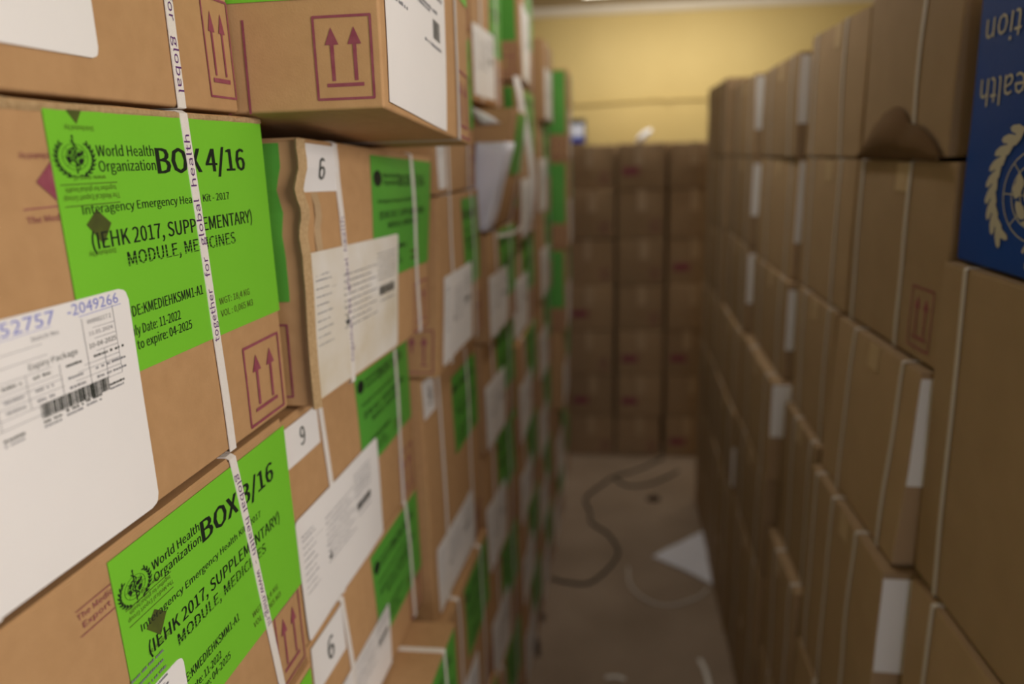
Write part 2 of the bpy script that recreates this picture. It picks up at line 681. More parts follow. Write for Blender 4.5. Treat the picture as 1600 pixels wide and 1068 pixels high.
        for i in range(n - 1 + (1 if full else 0)):
            a, b = i * 4, ((i + 1) % n) * 4
            for k in range(4):
                k2 = (k + 1) % 4
                F.append((a + k, a + k2, b + k2, b + k))
        st = mesh_from('strapping_band', V, F, [smat or STRAP], self.root)
        if text:
            pr = Print()
            # written along the band
            for (s, v0, ln) in text:
                pr.text(s, 0, 0, .0062, ln, 0, .012)
                pass
            VV, FF = [], []
            for (s, v0, ln) in text:
                v, f, x0, w_ = text_poly(s, .012)
                n0 = len(VV)
                sx = ln / w_
                sy = .0078 / CAP
                for a, b in v:
                    along = (a - x0) * sx
                    across = b * sy - .0028
                    if up:
                        vv, uu = v0 + along, -across * 1
                    else:
                        vv, uu = v0 - along, across * 1
                    if self.side > 0:
                        uu = -uu
                    q = vv / self.H
                    VV.append(self.A(u + (ut - u) * q + uu, vv, o + .0003))
                FF += [tuple(i + n0 for i in q) for q in f]
            mesh_from('band_lettering', VV, FF, [INKP], st)
        return st


# ------------------------------------------------------------------ prints shared by the cartons
INKS = (INK, INKD, INKG, INKB, INKR, GREEN)


def green_print(title, detail=True):
    """label about A4 landscape, metres from its lower left corner (0.305 x 0.207)"""
    p = Print()
    if detail:
        p.emblem(.0232, .1705, .0212, 0, 0, .74)
    else:
        p.ell(.0232, .1705, .017, .0135, 0)
    b = .004 if detail else .01
    p.text('World Health', .046, .1718, .0082, .0700, 0, .006)
    p.text('Organization', .046, .1603, .0082, .0700, 0, .006)
    p.text(title, .1190, .1573, .0212, .1430, 0, .035)
    p.text('Interagency Emergency Health Kit - 2017', .0210, .1300, .0068, .204, 0, .008)
    p.text('(IEHK 2017, SUPPLEMENTARY)', .0255, .1035, .0125, .239, 0, .018)
    p.text('MODULE, MEDICINES', .0625, .0860, .0112, .165, 0, .018)
    if detail:                      # white-out of a failing print head
        for k in range(3):
            p.rect(.061, .0868 + k * .0030, .228, .0873 + k * .0030, 5)
        p.rect(.15, .0953, .228, .0958, 5)
    p.text('CODE:KMEDIEHKSMM1-A1', .0440, .0455, .0088, .1155, 0, .008)
    p.text('Supply Date: 11-2022', .0370, .0300, .0080, .0835, 0, .008)
    p.text('From to expire: 04-2025', .0330, .0180, .0080, .1025, 0, .008)
    if detail:
        p.text('WGT: 18,4 KG', .1850, .0295, .0066, .0575, 1, .006)
        p.text('VOL : 0,065 M3', .1850, .0172, .0066, .0620, 1, .006)
    else:
        p.rect(.185, .0295, .235, .0350, 1)
        p.rect(.185, .0172, .240, .0225, 1)
    return p


def exporter_print(p, dx, dy, m, diamond_top=True):
    """printing of the carton showing through: upside down, as on the carton"""
    R = math.pi
    def T(s, xr, y, cap, wd):
        p.text(s, xr + dx, y + cap + dy, cap, wd, m, .0, R)
    T('www.meg.nl', .052, .1545, .0032, .034)
    p.line((.004 + dx, .1520 + dy), (.064 + dx, .1520 + dy), .0007, m)
    T('together for global health', .062, .1462, .0036, .054)
    T('The Medical Export Group', .065, .1400, .0040, .060)
    p.line((.005 + dx, .1366 + dy), (.064 + dx, .1366 + dy), .0007, m)
    cx, cy = .036 + dx, .1225 + dy
    p.poly([(cx - .0133, cy), (cx + .002, cy - .0165), (cx + .0138, cy - .001), (cx, cy + .0105)], m)
    T('Distributed by:', .050, .0985, .0038, .030)
    if diamond_top:
        T('Distributed by:', .047, .1900, .0036, .030)
        p.poly([(.0195 + dx, .2065 + dy), (.0300 + dx, .1945 + dy), (.0385 + dx, .2065 + dy)], m)


G4 = green_print('BOX 4/16')
exporter_print(G4, 0, 0, 1)
G3 = green_print('BOX 3/16')
exporter_print(G3, .004, .006, 1, False)
GX = green_print('BOX 5/16', False)


def pack_print(detail):
    """A4 packing label 0.297 x 0.222"""
    p = Print()
    t = .0005
    # table
    X = [.004, .060, .100, .135, .160, .186, .216, .244, .262, .278]
    if detail:
        for y in (.1955, .1840, .1705, .1600, .1550, .1470, .1370):
            p.line((.10, y), (.278, y - .0005), t, 2)
        p.line((.278, .213), (.278, .137), t, 2)
        p.line((.244, .208), (.244, .170), t, 2)
        for x in (.186, .216, .244, .262):
            p.line((x, .170), (x, .137), t, 2)
        for x in (.135, .160):
            p.line((x, .160), (x, .128), t, 2)
        p.line((.05, .127), (.279, .129), t, 2)
        p.text('00000217 2', .249, .2005, .0045, .026, 2, .0)
        p.text('11.01.2024', .249, .1880, .0040, .026, 2, .0)
        p.text('10-04-2025', .247, .1745, .0050, .030, 0, .0)
        p.text('Batch No.', .197, .2000, .0042, .025, 2)
        p.text('Expiry Package', .190, .1740, .0058, .045, 0, .0)
        p.text('-2049266', .2320, .2135, .0115, .0540, 3, .0, .0, True)
        p.text('252757', .1640, .2115, .0130, .0560, 3, .0, .0, True)
        p.line((.242, .2105), (.288, .2115), .0007, 3)
        p.line((.160, .2085), (.215, .2095), .0005, 3)
        for k in range(9):
            for r, y in enumerate((.1640, .1510, .1410)):
                p.dashes(X[min(k, 8)] + .006, y, .016, .0028, 2 if r else 0, k * 3 + r)
        p.barcode(.1935, .1235, .068, .0145, 0, 4)
        for k, (x, y) in enumerate([(.160, .112), (.194, .114), (.215, .1155), (.235, .1165), (.262, .1225)]):
            p.dashes(x, y + .0045, .017, .0026, 0, k)
            p.dashes(x, y, .016, .0026, 2, k + 9)
        p.dashes(.09, .118, .03, .004, 2, 50)
        p.dashes(.09, .111, .03, .004, 2, 51)
    else:
        p.dashes(.012, .19, .035, .003, 2, 1)
        for k in range(9):
            p.dashes(.012, .182 - k * .0125, .032 if k % 2 else .040, .0024, 2, k)
            p.dashes(.085, .178 - k * .011, .09 if k % 2 else .11, .0026, 2, k + 20)
            if k < 7:
                p.dashes(.20, .196 - k * .008, .075, .0024, 2, k + 60)
        p.line((.05, .168), (.27, .168), t, 2)
        p.line((.08, .128), (.27, .128), t, 2)
        p.barcode(.205, .118, .062, .017, 0, 8)
        p.dashes(.21, .106, .055, .003, 2, 70)
        p.poly([(.088, .100), (.094, .106), (.100, .100), (.094, .092)], 0)
        p.line((.094, .106), (.094, .111), .003, 0)
    return p


PK4 = pack_print(True)
PK4.v = [(a, .115 + (b - .1235) * .704) for a, b in PK4.v]
PKX = pack_print(False)


def number_print(n, wd, h, flip=False):
    p = Print()
    if flip:
        p.text(str(n), wd * .56, h * .78, h * .46, h * .26, 0, .01, math.pi)
    else:
        p.text(str(n), wd * .44, h * .26, h * .46, h * .26, 0, .01)
    return p


LEFT, RIGHT = [], []
BAND = 'together for global health  www.meg.nl  '


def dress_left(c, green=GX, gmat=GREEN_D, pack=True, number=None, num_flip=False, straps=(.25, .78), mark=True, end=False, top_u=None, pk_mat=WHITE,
               g=None, pk=None, nm=None, band=False, end_mark=True, end_green=True, inks=INKS):
    L, H = c.L, c.H
    gw = min(.297, L * .60)
    if g is None:
        g = (L - gw - .008, H - .190 - .004, gw, .190) if H > .25 else (L - gw - .008, H * .38, gw, H * .58)
    gx, gy, gw, gh = g
    sc = Print()
    if green:
        sx, sy = gw / .305, gh / .207
        sc.v = [(a * sx, b * sy) for a, b in green.v]
        sc.f, sc.m = green.f, green.m
        c.sheet('green_label', c.A, gx, gy, gw, gh, gmat, prt=sc, inks=inks)
    if pack:
        if pk is None:
            pw, ph = min(.30, L * .56), min(.19, H * .58)
            pk = (.006, .010, pw, ph)
        px, py, pw, ph = pk
        q = Print()
        q.v = [(a * pw / .297, b * ph / .222) for a, b in PKX.v]
        q.f, q.m = PKX.f, PKX.m
        c.sheet('packing_label', c.A, px, py, pw, ph, pk_mat, corner=.006, prt=q, inks=INKS, o=.0020)
    if number is not None:
        if nm is None:
            nm = (.008, H - .055, .095, .052)
        c.sheet('number_label', c.A, *nm, WHITE, prt=number_print(number, nm[2], nm[3], num_flip), inks=(INK,), n=(4, 3), o=.0018)
    if mark:
        p = Print()
        p.arrows(L - .0875, .006, .075, .086, 0)
        c.ink('arrow_mark', c.A, p, (INKR,))
    if end:
        if end_green:
            ew = .30
            c.sheet('green_end_label', c.N, .012, .106, ew, H - .112, gmat, n=(6, 4))
        if end_mark:
            p = Print()
            p.arrows(.010, .011, .059, .078, 0)
            if end == 'wide':
                c.ink('end_arrow_mark', c.N, p, (INKR,))
                p = Print()
                p.line((.143, .0), (.143, .09), .0025, 0)
                p.line((.165, .0), (.165, .09), .0025, 0)
            c.ink('end_line_mark' if end == 'wide' else 'end_arrow_mark', c.N, p, (INKR,))
    for u in straps:
        t = None
        if band:
            t = [('together', .030, .060), ('for', .105, .02), ('global', .135, .045), ('health', .19, .045)]
        c.strap(L * u, text=t)


ORD = ['first', 'second', 'third', 'fourth', 'fifth', 'sixth', 'seventh', 'eighth', 'ninth']
AL, AR = .0315, -.021

# ================================================================== ROOM
def room():
    def wall(name, x0, x1, y0, y1, z0, z1, m):
        v, f = boxgeo(x0, x1, y0, y1, z0, z1)
        return tag(mesh_from(name, v, f, [m], origin=Vector((0, 0, 0))), kind='structure')
    wall('floor', -1.7, 1.9, -2.2, 5.3, -.08, 0, FLOOR)
    wall('ceiling', -1.7, 1.9, -2.2, 5.3, 2.70, 2.78, CEIL)
    wall('wall_left', -1.78, -1.7, -2.2, 5.3, 0, 2.7, YELLOW)
    # back wall, a few degrees off square to the aisle
    v = [(-1.7, 4.93, 0), (1.9, 5.10, 0), (1.9, 5.3, 0), (-1.7, 5.3, 0), (-1.7, 4.93, 2.7), (1.9, 5.10, 2.7), (1.9, 5.3, 2.7), (-1.7, 5.3, 2.7)]
    f = boxgeo(0, 1, 0, 1, 0, 1)[1]
    tag(mesh_from('wall_back', v, f, [YELLOW]), kind='structure')
    # right wall with the window opening
    acc = ([], [], [])
    for b in ((1.9, 1.98, -2.2, -.95, 0, 2.7), (1.9, 1.98, .25, 5.3, 0, 2.7), (1.9, 1.98, -.95, .25, 0, 1.65), (1.9, 1.98, -.95, .25, 2.55, 2.7)):
        add_geo(acc, *boxgeo(*b))
    tag(mesh_from('wall_right', acc[0], acc[1], [YELLOW]), kind='structure')
    acc = ([], [], [])
    for b in ((1.9, 1.97, -.95, -.90, 1.65, 2.55), (1.9, 1.97, .20, .25, 1.65, 2.55), (1.9, 1.97, -.90, .20, 1.65, 1.70), (1.9, 1.97, -.90, .20, 2.50, 2.55), (1.92, 1.95, -.37, -.33, 1.70, 2.50)):
        add_geo(acc, *boxgeo(*b))
    wf = tag(mesh_from('window_1', acc[0], acc[1], [TRIMW]), kind='structure')
    v, f = boxgeo(1.932, 1.938, -.90, .20, 1.70, 2.50)
    mesh_from('pane', v, f, [GLASS], wf)
    # front wall (behind the photographer) with the doorway
    acc = ([], [], [])
    for b in ((-1.7, -.15, -2.28, -2.2, 0, 2.7), (.85, 1.9, -2.28, -2.2, 0, 2.7), (-.15, .85, -2.28, -2.2, 2.1, 2.7)):
        add_geo(acc, *boxgeo(*b))
    tag(mesh_from('wall_front', acc[0], acc[1], [YELLOW]), kind='structure')
    acc = ([], [], [])
    for b in ((-.15, -.10, -2.3, -2.18, 0, 2.1), (.80, .85, -2.3, -2.18, 0, 2.1), (-.10, .80, -2.3, -2.18, 2.05, 2.1)):
        add_geo(acc, *boxgeo(*b))
    tag(mesh_from('door_1', acc[0], acc[1], [TRIMW]), kind='structure')
    # cornice strip under the ceiling and the painted conduit on the back wall
    def along(x, dy):
        return 4.93 + (x + 1.7) / 3.6 * .17 - dy
    V, prof = [], [(0, 2.700), (.035, 2.700), (.030, 2.672), (.012, 2.655), (0, 2.652)]
    for x in (-1.7, 1.9):
        for d, z in prof:
            V.append((x, along(x, d), z))
    n = len(prof)
    F = [(i, (i + 1) % n, n + (i + 1) % n, n + i) for i in range(n)] + [tuple(range(n - 1, -1, -1)), tuple(range(n, 2 * n))]
    tag(mesh_from('trim_1', V, F, [TRIMW]), kind='structure')
    v, f = tube([(x, along(x, .012), 2.128 + .006 * math.sin(x * 5)) for x in [-1.2 + k * .1 for k in range(28)]], .011)
    t = tag(mesh_from('trim_2', v, f, [YELLOW], smooth=True), kind='structure')
    for x in (.36,):
        v, f = boxgeo(x - .015, x + .015, along(x, .026), along(x, 0), 2.110, 2.150)
        mesh_from('conduit_clip', v, f, [YELLOW], t)


room()

# lamp fixture on the ceiling (outside the frame, it lights the far end)
fx = bpy.data.objects.new('ceiling_lamp', None)
fx.location = (.45, 4.25, 2.7)
COL.objects.link(fx)
tag(fx, 'long white batten lamp on the ceiling above the far cartons', 'lamp')
v, f = boxgeo(-.20, 1.10, 4.19, 4.31, 2.66, 2.70)
mesh_from('housing', v, f, [METAL], fx)
v, f = tube([(-.15 + k * .24, 4.25, 2.635) for k in range(6)], .018, 12)
mesh_from('lamp_tube', v, f, [TUBE], fx, smooth=True)

fx = bpy.data.objects.new('ceiling_lamp', None)
fx.location = (.15, 2.35, 2.7)
COL.objects.link(fx)
tag(fx, 'long white batten lamp on the ceiling half way along the aisle', 'lamp')
v, f = boxgeo(.09, .21, 1.70, 3.00, 2.66, 2.70)
mesh_from('housing', v, f, [METAL], fx)
v, f = tube([(.15, 1.75 + k * .24, 2.635) for k in range(6)], .018, 12)
mesh_from('lamp_tube', v, f, [TUBE], fx, smooth=True)

# ================================================================== LEFT STACK
GROUP_L = 'medicine cartons stacked on the left of the aisle'
GROUP_R = 'plain cartons stacked on the right of the aisle'
GROUP_B = 'cartons closing the far end of the aisle'

# --- nearest column
c = Carton(-1, .20, .752, 1.8705, 2.20, a=-.405, slope=AL, bulge=.002, seed=1, name='cardboard_carton')
dress_left(c, gmat=GREEN, pack=False, straps=(), mark=False, g=(.25, .128, .297, .198))
c.sheet('packing_label', c.A, .052, .030, .297, .215, WHITE, corner=.008, prt=PK4, inks=INKS, o=.0020)
p = Print(); p.arrows(c.L - .050, .014, .046, .090, 0); c.ink('arrow_mark', c.A, p, (INKR,))
c.strap(.449, text=[('health', .330, .045), ('global', .0465 + .0, .04)][0:0] or [('for', .094, .021), ('global', .060, .047)], up=False)
c.strap(.12)
tag(c.root, 'uppermost carton of the nearest left column, its white label cut by the photo\'s corner', 'carton', GROUP_L)

c4 = Carton(-1, .235, .787, 1.538, 1.866, xs=(-.3975, -.3975, -.3805, -.3800), bulge=.002, seed=2, yt=(0, .002), zf=(0, 0))
dress_left(c4, green=None, pack=False, straps=(), mark=False)
c4.sheet('green_label', c4.A, .2455, .1195, .305, .207, GREEN, prt=G4, inks=INKS, ang=-.004)
c4.sheet('packing_label', c4.A, .002, .0015, .2985, .1885, WHITE, corner=.010, prt=PK4, inks=INKS, o=.0022)
p = Print()
p.arrows(c4.L - .0885, .008, .076, .086, 0)
c4.ink('arrow_mark', c4.A, p, (INKR,))
p = Print()
p.text('Distributed by:', .253, .2935, .0040, .034, 0, 0, math.pi)
d4 = Print()
d4.poly([(.230, .2745), (.247, .2600), (.264, .2745), (.247, .2890)], 0)
c4.ink('maroon_diamond', c4.A, d4, (INKR,))
p.line((.215, .2570), (.258, .2575), .0009, 0)
p.text('The Medical', .216, .2475, .0045, .042, 0)
c4.ink('maroon_print', c4.A, p, (INKR,))
c4.strap(.4215, u_top=.4125, text=[('together', .1150, .052), ('for', .1790, .019), ('global', .2090, .043), ('health', .2635, .046)], up=True)
c4.strap(.13)
c4.lip()
tag(c4.root, 'carton with bright green label reading 4/16 and handwritten numbers on its white label', 'carton', GROUP_L)

c3 = Carton(-1, .22, .765, 1.212, 1.531, xs=(-.398, -.398, -.3810, -.3808), bulge=.002, seed=3)
dress_left(c3, green=None, pack=False, straps=(), mark=False)
c3.sheet('green_label', c3.A, .2460, .104, .300, .207, GREEN, prt=G3, inks=INKS, ang=0)
c3.sheet('packing_label', c3.A, .012, .005, .298, .175, WHITE, corner=.008, prt=PKX, inks=INKS, o=.0022)
p = Print(); p.arrows(c3.L - .070, .008, .060, .095, 0); c3.ink('arrow_mark', c3.A, p, (INKR,))
p = Print()
p.text('The Medical', .208, .285, .0048, .045, 0)
p.text('Export', .212, .277, .0048, .03, 0)
p.line((.208, .293), (.25, .293), .0008, 0)
p.line((.208, .272), (.25, .272), .0008, 0)
c3.ink('maroon_print', c3.A, p, (INKR,))
c3.strap(.475, u_top=.432, text=[('global', .300, .045), ('health', .247, .046), ('-', .193, .004), ('www.meg.nl', .180, .075)], up=False)
c3.strap(.13)
tag(c3.root, 'carton with bright green label reading 3/16, directly below the handwritten one', 'carton', GROUP_L)

zz = [.905, .605, .305, .001]
for k, (z0, z1) in enumerate(((.906, 1.208), (.605, .902), (.304, .601), (.002, .300))):
    c = Carton(-1, .22, .762 + .004 * (k % 2), z0, z1, a=-.400 + .004 * k, slope=AL, seed=10 + k, res=(5, 4, 3))
    dress_left(c, gmat=GREEN, straps=(.22, .78))
    tag(c.root, ['carton showing a sliver of green label under the box with green label reading 3/16',
                 'third carton from the floor in the nearest left column',
                 'second carton from the floor in the nearest left column',
                 'lowest carton of the nearest left column, standing on the floor'][k], 'carton', GROUP_L)

# --- second column
cA = Carton(-1, .759, 1.145, 1.870, 2.21, xs=(-.2290, -.2230, -.214, -.208), depth=.41, bulge=.003, seed=21, zf=(-.034, -.02), rough=.0016)
dress_left(cA, green=GX, gmat=GREEN, pack=False, straps=(), mark=True, end='wide', g=(.245, .185, .138, .155))
q = Print(); q.v = [(a * .235 / .297, b * .31 / .222) for a, b in PKX.v]; q.f, q.m = PKX.f, PKX.m
q.barcode(.165, .100, .030, .022, 0, 5)
q.dashes(.02, .105, .05, .004, 2, 5)
q.dashes(.12, .13, .07, .004, 2, 6)
q.dashes(.13, .09, .07, .004, 2, 7)
q.ell(.028, .112, .004, .005, 0)
cA.sheet('packing_label', cA.A, .012, .008, .222, .262, WHITE, prt=q, inks=INKS, o=.002, ang=-.02)
cA.strap(.300, smat=STRAP_DULL)
tag(cA.root, 'jutting top carton with two maroon arrows on its end, underside visible', 'carton', GROUP_L)

c6 = Carton(-1, .830, 1.290, 1.522, 1.846, xs=(-.3640, -.3530, -.3350, -.3330), bulge=.004, seed=22, crush=(0, .80, .07, .0045), rough=.0018, res=(14, 14, 5), yt=(0, .085), zf=(0, -.026))
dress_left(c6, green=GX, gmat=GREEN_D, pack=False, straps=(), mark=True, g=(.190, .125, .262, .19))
q = Print(); q.v = [(a * .292 / .297, b * .180 / .222) for a, b in PKX.v]; q.f, q.m = PKX.f, PKX.m
c6.sheet('packing_label', c6.A, .004, .008, .280, .184, STAINED, corner=.006, prt=q, inks=INKS, o=.002)
c6.sheet('number_label', c6.A, .002, .264, .084, .056, WHITE, prt=number_print(6, .084, .056), inks=(INK,), n=(5, 4), o=.002)
c6.sheet('green_end_label', c6.N, .024, .135, .30, .185, GREEN_D, n=(20, 14), o=.0022)
p = Print(); p.arrows(.030, .014, .068, .092, 0); c6.ink('end_arrow_mark', c6.N, p, (INKR,))
c6.strap(.112, u_top=.084, text=[('together', .03, .06), ('for', .10, .02), ('global', .13, .045), ('health', .185, .045)])
c6.strap(.405, u_top=.352)
c6.sheet('packing_tape', c6.A, .026, .190, .014, .073, TAPE, n=(2, 5), o=.0016)
# crushed fold of board down the near corner
pts, wv = [], []
for k in range(30):
    q_ = k / 29
    off = .0045 + .006 * math.exp(-((q_ - .82) / .13) ** 2) * (1 + .12 * math.sin(q_ * 40))
    pts.append(c6.P(0, q_, 0, (off * .5, -off * .6, 0)))
    wv.append((.003, .0055, 0))
v, f = ribbon(pts, wv, .003)
mesh_from('crumpled_corner', v, f, [KRAFT_EDGE], c6.root)
tag(c6.root, 'carton with crumpled near corner, upright number 6 and a stained white label', 'carton', GROUP_L)

c9 = Carton(-1, .792, 1.290, 1.204, 1.516, a=-.420, slope=AL, seed=23, bulge=.003, rough=.0012)
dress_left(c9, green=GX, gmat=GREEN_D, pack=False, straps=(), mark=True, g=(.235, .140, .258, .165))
q = Print(); q.v = [(a * .275 / .297, b * .168 / .222) for a, b in PKX.v]; q.f, q.m = PKX.f, PKX.m
c9.sheet('packing_label', c9.A, .002, .006, .292, .172, WHITE, corner=.006, prt=q, inks=INKS, o=.003, lift=lambda a, b: .004 * max(0, .25 - b))
c9.sheet('number_label', c9.A, -.002, .250, .096, .052, WHITE, prt=number_print(6, .096, .052, True), inks=(INK,), n=(4, 3), o=.002)
c9.strap(.125, u_top=.105)
c9.strap(.415, u_top=.425)
tag(c9.root, 'carton under the crumpled one, its number label glued on upside down', 'carton', GROUP_L)

c6b = Carton(-1, .796, 1.290, .953, 1.200, a=-.420, slope=AL, seed=24, rough=.0012)
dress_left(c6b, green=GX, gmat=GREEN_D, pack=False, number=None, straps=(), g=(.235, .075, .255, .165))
q6 = Print(); q6.v = [(a * .80, b * .63) for a, b in PKX.v]; q6.f, q6.m = PKX.f, PKX.m
c6b.sheet('packing_label', c6b.A, .060, .006, .225, .118, WHITE, prt=q6, inks=INKS, o=.002, n=(6, 5))
c6b.sheet('number_label', c6b.A, .004, .170, .100, .072, WHITE, prt=number_print(6, .1, .072), inks=(INK,), n=(4, 3), o=.0024)
c6b.strap(.132, u_top=.11)
c6b.strap(.43, u_top=.42)
tag(c6b.root, 'carton with an upright number 6 near the bottom edge of the photo', 'carton', GROUP_L)

cB = Carton(-1, .80, 1.214, .632, .949, a=-.338, slope=AL, seed=25)
dress_left(cB, straps=(), mark=True)
cB.strap(.330)
tag(cB.root, 'low carton jutting into the aisle with white band across its bare top', 'carton', GROUP_L)
for k, (z0, z1) in enumerate(((.317, .629), (.002, .313))):
    c = Carton(-1, .79, 1.19, z0, z1, a=-.352, slope=AL, seed=28 + k, res=(5, 4, 3))
    dress_left(c, straps=(.25, .78))
    tag(c.root, ['second carton from the floor in the second left column', 'carton on the floor in the second left column'][k], 'carton', GROUP_L)

# --- further columns: (y0, y1, z0, z1, a_near, a_far, options)
COLS = {
    3: [(1.405, 1.735, 1.750, 2.085, -.375, -.370, dict(pk=(.004, .010, .055, .150), g=(.150, .13, .17, .19))),
        (1.395, 1.735, 2.089, 2.400, -.375, -.370, dict()),
        (1.312, 1.745, 1.412, 1.745, -.368, -.368, dict(ytn=.075, end=True, end_green=False, g=(.225, .130, .175, .19), pk=(.035, .012, .255, .170))),
        (1.305, 1.735, .872, 1.408, -.402, -.392, dict(number='', nm=(.004, .455, .075, .075), g=(.205, .300, .215, .18), pk=(.030, .012, .290, .150))),
        (1.305, 1.735, .437, .868, -.385, -.380, dict(g=(.165, .235, .255, .18))),
        (1.310, 1.735, .002, .433, -.375, -.370, dict())],
    4: [(1.745, 2.085, 1.945, 2.275, -.368, -.360, dict(end=True, pk=(.004, .012, .225, .155), g=(.185, .12, .15, .20))),
        (1.765, 2.150, 1.362, 1.634, -.358, -.350, dict()),
        (1.765, 2.150, 1.060, 1.358, -.378, -.365, dict()),
        (1.755, 2.140, .705, 1.056, -.385, -.370, dict()),
        (1.755, 2.140, .353, .701, -.385, -.370, dict()),
        (1.755, 2.140, .002, .349, -.380, -.370, dict())],
    5: [(2.200, 2.640, 2.026, 2.340, -.326, -.350, dict(end=True, pk=(.030, .010, .24, .20))),
        (2.200, 2.640, 1.567, 2.016, -.338, -.350, dict(end=True, pk=(.004, .012, .24, .17), number='')),
        (2.200, 2.640, 1.248, 1.563, -.370, -.362, dict(end=True)),
        (2.180, 2.640, .910, 1.244, -.356, -.362, dict(end=True)),
        (2.200, 2.640, .608, .906, -.366, -.366, dict()),
        (2.200, 2.640, .306, .604, -.366, -.366, dict()),
        (2.200, 2.640, .002, .302, -.366, -.366, dict())],
    6: [(2.700, 3.060, 1.935, 2.205, -.322, -.330, dict(pk=(.02, .008, .26, .17), green=None)),
        (2.680, 3.070, 1.605, 1.931, -.345, -.345, dict(end=True)),
        (2.680, 3.070, 1.285, 1.601, -.345, -.345, dict()),
        (2.680, 3.070, .965, 1.281, -.355, -.355, dict()),
        (2.680, 3.070, .645, .961, -.362, -.362, dict()),
        (2.680, 3.070, .324, .641, -.366, -.366, dict()),
        (2.680, 3.070, .002, .320, -.366, -.366, dict())],
    7: [(3.110, 3.560, 1.790, 2.145, -.272, -.300, dict(end=True)),
        (3.110, 3.560, 1.430, 1.786, -.276, -.300, dict(end=True)),
        (3.110, 3.560, 1.070, 1.426, -.290, -.310, dict(end=True)),
        (3.110, 3.560, .712, 1.066, -.310, -.320, dict()),
        (3.110, 3.560, .356, .708, -.345, -.345, dict()),
        (3.110, 3.560, .002, .352, -.365, -.365, dict())],
    8: [(3.620, 4.100, 1.48, 1.84, -.38, -.38, dict()), (3.620, 4.100, 1.11, 1.476, -.38, -.38, dict()), (3.620, 4.100, .74, 1.106, -.38, -.38, dict()),
        (3.620, 4.100, .37, .736, -.38, -.38, dict()), (3.620, 4.100, .002, .366, -.38, -.38, dict())],
}
COLWORD = {3: 'third', 4: 'fourth', 5: 'fifth', 6: 'sixth', 7: 'seventh', 8: 'last'}
for col, rows in COLS.items():
    order = sorted(rows, key=lambda r: -r[3])
    for i, (y0, y1, z0, z1, an, af, op) in enumerate(order):
        op = dict(op)
        num = op.pop('number', None)
        ytn = op.pop('ytn', 0)
        seed = col * 20 + i
        rnd = random.Random(seed)
        xn, xf = an + AL * y0, af + AL * y1
        c = Carton(-1, y0, y1, z0, z1, xs=(xn, xn, xf, xf), seed=seed, res=(5, 4, 3), bulge=.004, rough=.0015, yt=(ytn, 0))
        if num == '':
            op['number'] = rnd.choice([6, 9])
            op.setdefault('nm', (.004, c.H - .085, .055, .075))
        op.setdefault('pk_mat', WHITE)
        dress_left(c, **op)
        below = len(order) - 1 - i
        look = 'with side labels'
        if op.get('green', 1) is None:
            look = 'with one tall white label'
        elif op.get('end'):
            look = 'showing its green-labelled end'
        if i == 0:
            pos = 'at the top of'
        elif below == 0:
            pos = 'on the floor in'
        else:
            pos = '%s from the top in' % ORD[i]
        tag(c.root, 'carton %s, %s the %s left column' % (look, pos, COLWORD[col]), 'carton', GROUP_L)

# --- the leaning carton of the fourth column with papers hanging over its corner
cF = Carton(-1, 1.768, 2.130, 1.640, 1.925, xs=(-.300, -.226, -.285, -.235), seed=71, bulge=.006, rough=.003, res=(8, 8, 5))
dress_left(cF, green=None, pack=False, straps=(), mark=True)
cF.sheet('green_label', cF.A, .13, .13, .24, .15, GREEN_D, prt=None)
cF.strap(.31)
tag(cF.root, 'bulging carton leaning out of the fourth column under hanging white paper', 'carton', GROUP_L)
# paper wrapped round its near corner
V, F = [], []
prof = []
for k in range(9):
    t = k / 8
    prof.append(('N', .075 * (1 - t)))
for k in range(1, 9):
    prof.append(('A', .11 * k / 8))
nv = 8
for j in range(nv + 1):
    vq = .005 + .205 * j / nv
    for kind, u in prof:
        uu = u * (.45 + .55 * j / nv) if kind == 'A' else u * (.75 + .25 * j / nv)
        wob = .004 + .003 * math.sin(u * 60 + j)
        P_ = cF.N(uu, vq, wob) if kind == 'N' else cF.A(uu, vq, wob)
        if u == 0 or (kind == 'N' and u < .01):
            P_ += Vector((.004, -.002, 0))
        V.append(P_)
W_ = len(prof)
for j in range(nv):
    for i in range(W_ - 1):
        F.append((j * W_ + i, j * W_ + i + 1, (j + 1) * W_ + i + 1, (j + 1) * W_ + i))
o = mesh_from('hanging_paper', V, F, [PAPER], origin=Vector(V[0]), smooth=True)
o.modifiers.new('s', 'SOLIDIFY').thickness = .0008
tag(o, 'white packing sheet folded round the corner of the leaning carton', 'paper')
v = [(-.330, 1.752, 1.936), (-.270, 1.750, 1.903), (-.255, 1.760, 1.893), (-.302, 1.754, 1.890)]
V, F = [], []
for j in range(5):
    for i in range(5):
        s, t = i / 4, j / 4
        P_ = (Vector(v[0]) * (1 - s) + Vector(v[1]) * s) * (1 - t) + (Vector(v[3]) * (1 - s) + Vector(v[2]) * s) * t
        P_.y -= .008 * math.sin(math.pi * s) + .006 * math.sin(t * 3)
        V.append(P_)
for j in range(4):
    for i in range(4):
        F.append((j * 5 + i, j * 5 + i + 1, j * 5 + i + 6, j * 5 + i + 5))
o = mesh_from('torn_flap', V, F, [WHITE], cF.root, smooth=True)
o.modifiers.new('s', 'SOLIDIFY').thickness = .0012
o['label'] = 'small torn white label corner'
